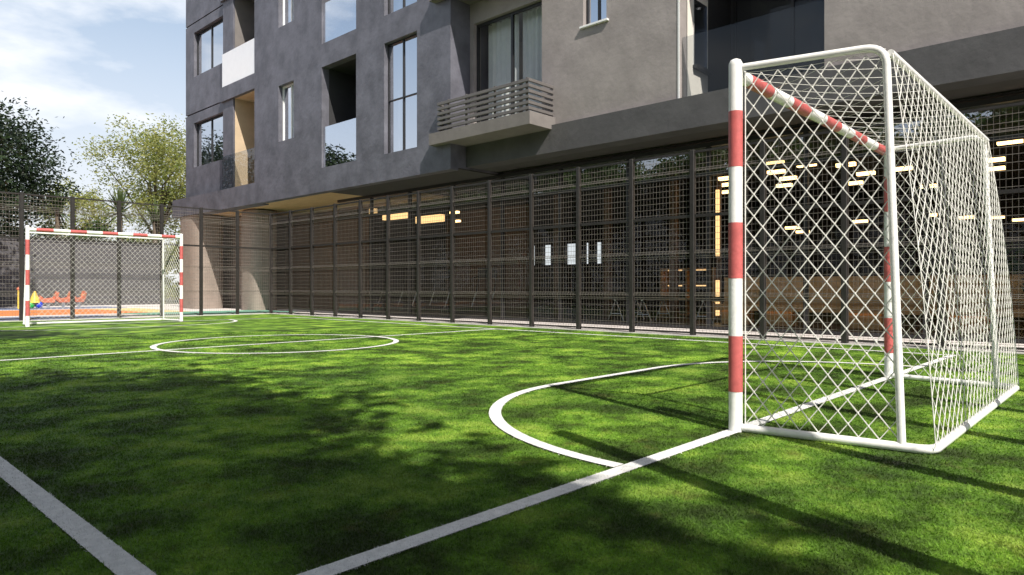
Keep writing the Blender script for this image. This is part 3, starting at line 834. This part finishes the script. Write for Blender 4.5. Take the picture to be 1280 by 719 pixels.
# ------------------------------------------------------------------ vegetation
def leaves(centres, n, spread, size, flat=0.8, rg=rng):
    """rhombic leaves scattered around clump centres"""
    C = centres[rg.integers(0, len(centres), n)]
    P = C + rg.normal(0, 1, (n, 3)) * spread * np.array([1, 1, flat])
    a = rg.normal(0, 1, (n, 3)); a[:, 2] *= 0.6; a /= np.linalg.norm(a, axis=1)[:, None]
    b = np.cross(a, rg.normal(0, 1, (n, 3))); b /= np.linalg.norm(b, axis=1)[:, None]
    s = size * rg.uniform(0.6, 1.3, n)[:, None]
    V = np.stack([P - a * s, P + b * s * 0.42, P + a * s, P - b * s * 0.42], 1)
    return V.reshape(-1, 3), np.arange(4 * n).reshape(n, 4)
def tree_parts(h, cr, n, leaf, size, seed, cz=0.66, sq=0.8, nclump=70, trunk=0.16):
    rg = np.random.default_rng(seed); C = np.array([0, 0, h * cz]); axes = np.array([cr, cr, h * (1 - cz) * 1.02])
    d = rg.normal(0, 1, (nclump, 3)); d /= np.linalg.norm(d, axis=1)[:, None]
    rr = rg.uniform(0.25, 1.0, nclump) ** 0.6; lump = 1 + 0.22 * np.sin(3 * np.arctan2(d[:, 1], d[:, 0]) + seed) * (1 - abs(d[:, 2]))
    cl = C + d * (rr * lump)[:, None] * axes
    cl[:, 2] = np.maximum(cl[:, 2], h * 0.30)
    V, F = leaves(cl, n, cr * 0.145, size, rg=rg)
    mb = MB(); fork = Vector((rg.normal(0, .05), rg.normal(0, .05), h * 0.34))
    mb.tube([(0, 0, -0.1), (0.02, 0.0, h * 0.16), tuple(fork)], [trunk * 1.25, trunk * 0.95, trunk * 0.8], 10)
    for k in rg.choice(nclump, min(nclump, 26), replace=False):
        e = Vector(cl[k]); mid = fork.lerp(e, 0.5) + Vector((rg.normal(0, .12), rg.normal(0, .12), 0.12 * h * rg.random()))
        mb.tube([tuple(fork), tuple(mid), tuple(e)], [trunk * 0.42, trunk * 0.24, trunk * 0.05], 6, False)
    return np_mesh('crown', V, F, leaf), mb
def tree(loc, label, h, cr, n, leaf, size, seed, rz=0, group=None, cz=0.66, nclump=70, trunk=0.16):
    t = thing('tree', label, 'tree', loc, rz, group)
    me, mb = tree_parts(h, cr, n, leaf, size, seed, cz, nclump=nclump, trunk=trunk)
    link('crown', me, t); mb.build('trunk', 'bark', t, True)
    return t
# beyond the playground wall
tree((3.2, 30.2, -0.05), 'leafy tree growing inside the playground and shading its wall', 8.0, 2.5, 14000, 'leaf_dark', 0.11, 41, cz=0.64, nclump=80)
tree((5.6, 37.6, -0.1), 'tall dark-leaved tree behind the garden wall of the playground', 9.0, 3.6, 34000, 'leaf_dark', 0.095, 3, cz=0.62, nclump=110)
tree((14.4, 40.5, -0.1), 'tall sunlit pale green tree beside the far corner of the building', 10.6, 2.9, 20000, 'leaf_pale', 0.085, 11, cz=0.66, nclump=90)
tree((10.6, 41.5, -0.1), 'small pale green tree between the dark tree and the sunlit one', 6.6, 1.9, 8000, 'leaf_pale', 0.08, 15, cz=0.66)
def yucca(loc, h, label, seed, n=70, L=1.3):
    t = thing('yucca', label, 'yucca', loc); rg = np.random.default_rng(seed)
    MB().tube([(0, 0, -0.1), (0.04, 0.02, h * 0.5), (0, 0, h)], [0.16, 0.12, 0.10], 10).build('trunk', 'bark', t, True)
    mb = MB()
    for k in range(n):
        a = k * 2.39996; el = R_(rg.uniform(-20, 85)); l = L * rg.uniform(0.75, 1.1)
        d = Vector((math.cos(a) * math.cos(el), math.sin(a) * math.cos(el), math.sin(el))); sd = Vector((-math.sin(a), math.cos(a), 0))
        p0 = Vector((0, 0, h)); i = len(mb.v)
        for q, w in ((0, .025), (0.4, .045), (0.75, .03), (1.0, .003)):
            p = p0 + d * l * q - Vector((0, 0, 0.25 * l * q * q * math.cos(el))); mb.v += [tuple(p - sd * w), tuple(p + sd * w)]
        for q in range(3): mb.f.append((i + 2 * q, i + 2 * q + 1, i + 2 * q + 3, i + 2 * q + 2))
    mb.build('leaf_rosette', 'leaf_yucca', t)
yucca((8.7, 36.4, -0.1), 4.4, 'spiky yucca rising above the fence next to the dark tree', 5)
yucca((11.35, 36.6, -0.1), 4.5, 'broad spiky yucca in front of the sunlit pale tree', 6, 90, 1.45)
yucca((13.3, 37.6, -0.1), 4.3, 'spiky yucca tucked against the grey building corner', 9, 60, 1.2)
def hedge(loc, lx, ly, h, label, leaf, n, seed):
    rg = np.random.default_rng(seed); m_ = int(lx * 9)
    C = np.stack([rg.uniform(-lx / 2, lx / 2, m_), rg.uniform(-ly / 2, ly / 2, m_), h * rg.uniform(0.05, 0.98, m_) ** 0.8], 1)
    C[:, 2] *= 0.85 + 0.15 * np.sin(C[:, 0] * 1.7 + seed)
    V, F = leaves(C, n, 0.22, 0.11, rg=rg)
    V[:, 2] = np.maximum(V[:, 2], 0.0)
    t = thing('hedge', label, 'hedge', loc); link('foliage', np_mesh('foliage', V, F, leaf), t)
    mb = MB()
    for k in range(int(lx * 1.2)): x = rg.uniform(-lx / 2, lx / 2); mb.tube([(x, 0, -0.1), (x + rg.normal(0, .15), rg.normal(0, .2), h * 0.7)], [0.04, 0.015], 5, False)
    mb.build('stems', 'bark', t)
hedge((7.6, 36.6, -0.1), 9.5, 1.4, 4.3, 'tall leafy hedge behind the garden wall of the playground', 'leaf_mid', 15000, 21)
hedge((14.2, 39.0, -0.1), 4.6, 1.2, 4.4, 'pale leafy hedge at the foot of the sunlit tree', 'leaf_pale', 7000, 23)

# trees along the open side of the pitch: they shade the turf and mirror in the glass
proto = None
SH = 'broad leafy tree growing in the row along the open side of the pitch'
for k, (x, y, s, rz) in enumerate(((-2.75, -6.0, 1.0, 0.3), (-2.85, -4.0, 1.0, 2.1), (-2.55, -1.7, 1.02, 4.0), (-3.3, 1.2, 0.97, 5.2), (-1.7, 9.0, 0.92, 1.2),
                                   (-9.5, 17, 1.05, 5.0), (-10.5, 26, 1.2, 0.8), (-9.0, 34, 1.1, 3.0), (-11, 43, 1.25, 2.4), (-10, 53, 1.1, 0.1), (-12, 64, 1.3, 1.0), (-11, 6, 1.1, 4.4))):
    if proto is None: proto = tree((0, 0, 0), SH, 8.2, 2.85, 17000, 'leaf_mid', 0.16, 31, group='trees along the open side of the pitch', cz=0.68, nclump=60, trunk=0.18); t = proto
    else: t = copy_tree(proto)
    t.location = (x, y, -0.1); t.rotation_euler.z = rz; t.scale = (s, s, s)

hedge((-13.5, 30, -0.1), 60, 1.6, 4.2, 'long dark hedge closing the open side of the pitch', 'leaf_mid', 16000, 27)
o = [x for x in scene.objects if x.name.startswith('hedge')][-1]; o.rotation_euler.z = math.pi / 2
# potted plant behind the gym glass
t = thing('potted_plant', 'leafy potted plant standing behind the gym glass past the low bench', 'plant', (13.6, 0.9, 0.005))
MB().tube([(0, 0, 0), (0, 0, 0.05), (0, 0, 0.42)], [0.16, 0.18, 0.24], 18).build('pot', 'terracotta', t, True)
rg = np.random.default_rng(4); C = rg.normal(0, 1, (30, 3)) * np.array([.28, .28, .4]) + np.array([0, 0, 1.25])
V, F = leaves(C, 700, 0.12, 0.11, rg=rg); link('foliage', np_mesh('foliage', V, F, 'leaf_mid'), t)
mb = MB()
for k in range(7): a = k * 0.9; mb.tube([(0, 0, 0.4), (0.2 * math.cos(a), 0.2 * math.sin(a), 1.2)], [0.015, 0.006], 5, False)
mb.build('stems', 'bark', t)

# ------------------------------------------------------------------ playground behind the pitch
struct('rubber_surface', MB().quad((-2, 23.6, -0.016), (8.3, 23.6, -0.016), (8.0, 29.2, -0.016), (-2, 29.2, -0.016)), 'orange_rubber')
struct('rubber_surface', MB().quad((8.304, 23.6, -0.016), (9.5, 23.6, -0.016), (9.6, 29.2, -0.016), (8.004, 29.2, -0.016)), 'yellow_rubber')
struct('rubber_surface', MB().quad((7.6, 20.6, -0.015), (11.9, 20.6, -0.015), (11.9, 23.5, -0.015), (7.2, 23.5, -0.015)), 'teal_rubber')
struct('rubber_surface', MB().quad((-2, 20.4, -0.016), (6.6, 20.4, -0.016), (6.4, 22.6, -0.016), (-2, 22.6, -0.016)), 'blue_rubber')
struct('rubber_surface', MB().quad((-2, 29.9, -0.016), (9.6, 29.9, -0.016), (9.6, 32.8, -0.016), (-2, 32.8, -0.016)), 'blue_rubber')
w = thing('garden_wall', 'plain grey rendered wall closing the playground', 'wall', (4, 35, 0))
MB().box(-8, 8.6, 0, 0.2, -0.1, 2.78).build('wall_body', 'garden_wall', w); MB().cbox(-8.02, 8.62, -0.03, 0.23, 2.781, 2.84, 0.006).build('coping', 'garden_wall', w)
def at(px, Y):
    k = (px - 640) / 855; d = Y / (0.681 - 0.732 * k); return d * (0.732 + 0.681 * k)
t = thing('stacking_toy', 'toy of yellow cone on green and blue balls', 'toy', (at(43, 31), 31, -0.015)); t.scale = (0.7,) * 3
def ball(c, r, name, m, par):
    mb = MB(); n = 12
    mb.tube([(c[0], c[1], c[2] + r * math.sin(a)) for a in np.linspace(-1.5, 1.5, 9)], [r * math.cos(a) for a in np.linspace(-1.5, 1.5, 9)], n); mb.build(name, m, par, True)
ball((-0.18, 0, 0.2), 0.2, 'ball', 'toy_green', t); ball((0.19, -0.02, 0.2), 0.19, 'ball', 'toy_blue', t)
MB().tube([(0, 0, 0.32), (0, 0, 0.6), (0, 0, 0.95)], [0.26, 0.19, 0.05], 16).build('cone', 'toy_yellow', t, True)
lb = ['orange spring rider toy standing nearest to the stacking toy', 'orange spring rider toy in the middle of the three', 'orange spring rider toy standing farthest from the stacking toy']
for k, px in enumerate((60, 79, 98)):
    t = thing('spring_rider', lb[k], 'spring rider', (at(px, 31.5), 31.5, -0.015), 0.3 * k, 'orange spring riders in the playground'); t.scale = (0.72,) * 3
    MB().tube([(0.07 * math.cos(a * 3), 0.07 * math.sin(a * 3), 0.012 * a) for a in np.linspace(0, 25, 60)], 0.012, 5).build('spring', 'steel', t)
    mb = MB(); prof = [(-0.45, 0.45), (-0.25, 0.30), (0.25, 0.30), (0.42, 0.50), (0.50, 0.85), (0.34, 0.92), (0.22, 0.58), (-0.2, 0.52), (-0.42, 0.72)]
    n = len(prof); mb.v = [(x, -0.09, z) for x, z in prof] + [(x, 0.09, z) for x, z in prof]
    mb.f = [tuple(range(n)), tuple(reversed(range(n, 2 * n)))] + [(q, n + q, n + (q + 1) % n, (q + 1) % n) for q in range(n)]
    mb.build('body', 'toy_orange', t)
    MB().tube([(0.27, -0.22, 0.72), (0.27, 0.22, 0.72)], 0.018, 8).build('handlebar', 'toy_yellow', t)
t = thing('toy_post', 'slim yellow play post standing left of the goal', 'post', (at(23, 31), 31, -0.015)); t.scale = (0.7,) * 3
MB().tube([(0, 0, 0), (0, 0, 1.0)], 0.06, 12).build('pole', 'toy_yellow', t, True); ball((0, 0, 1.08), 0.1, 'knob', 'toy_orange', t)
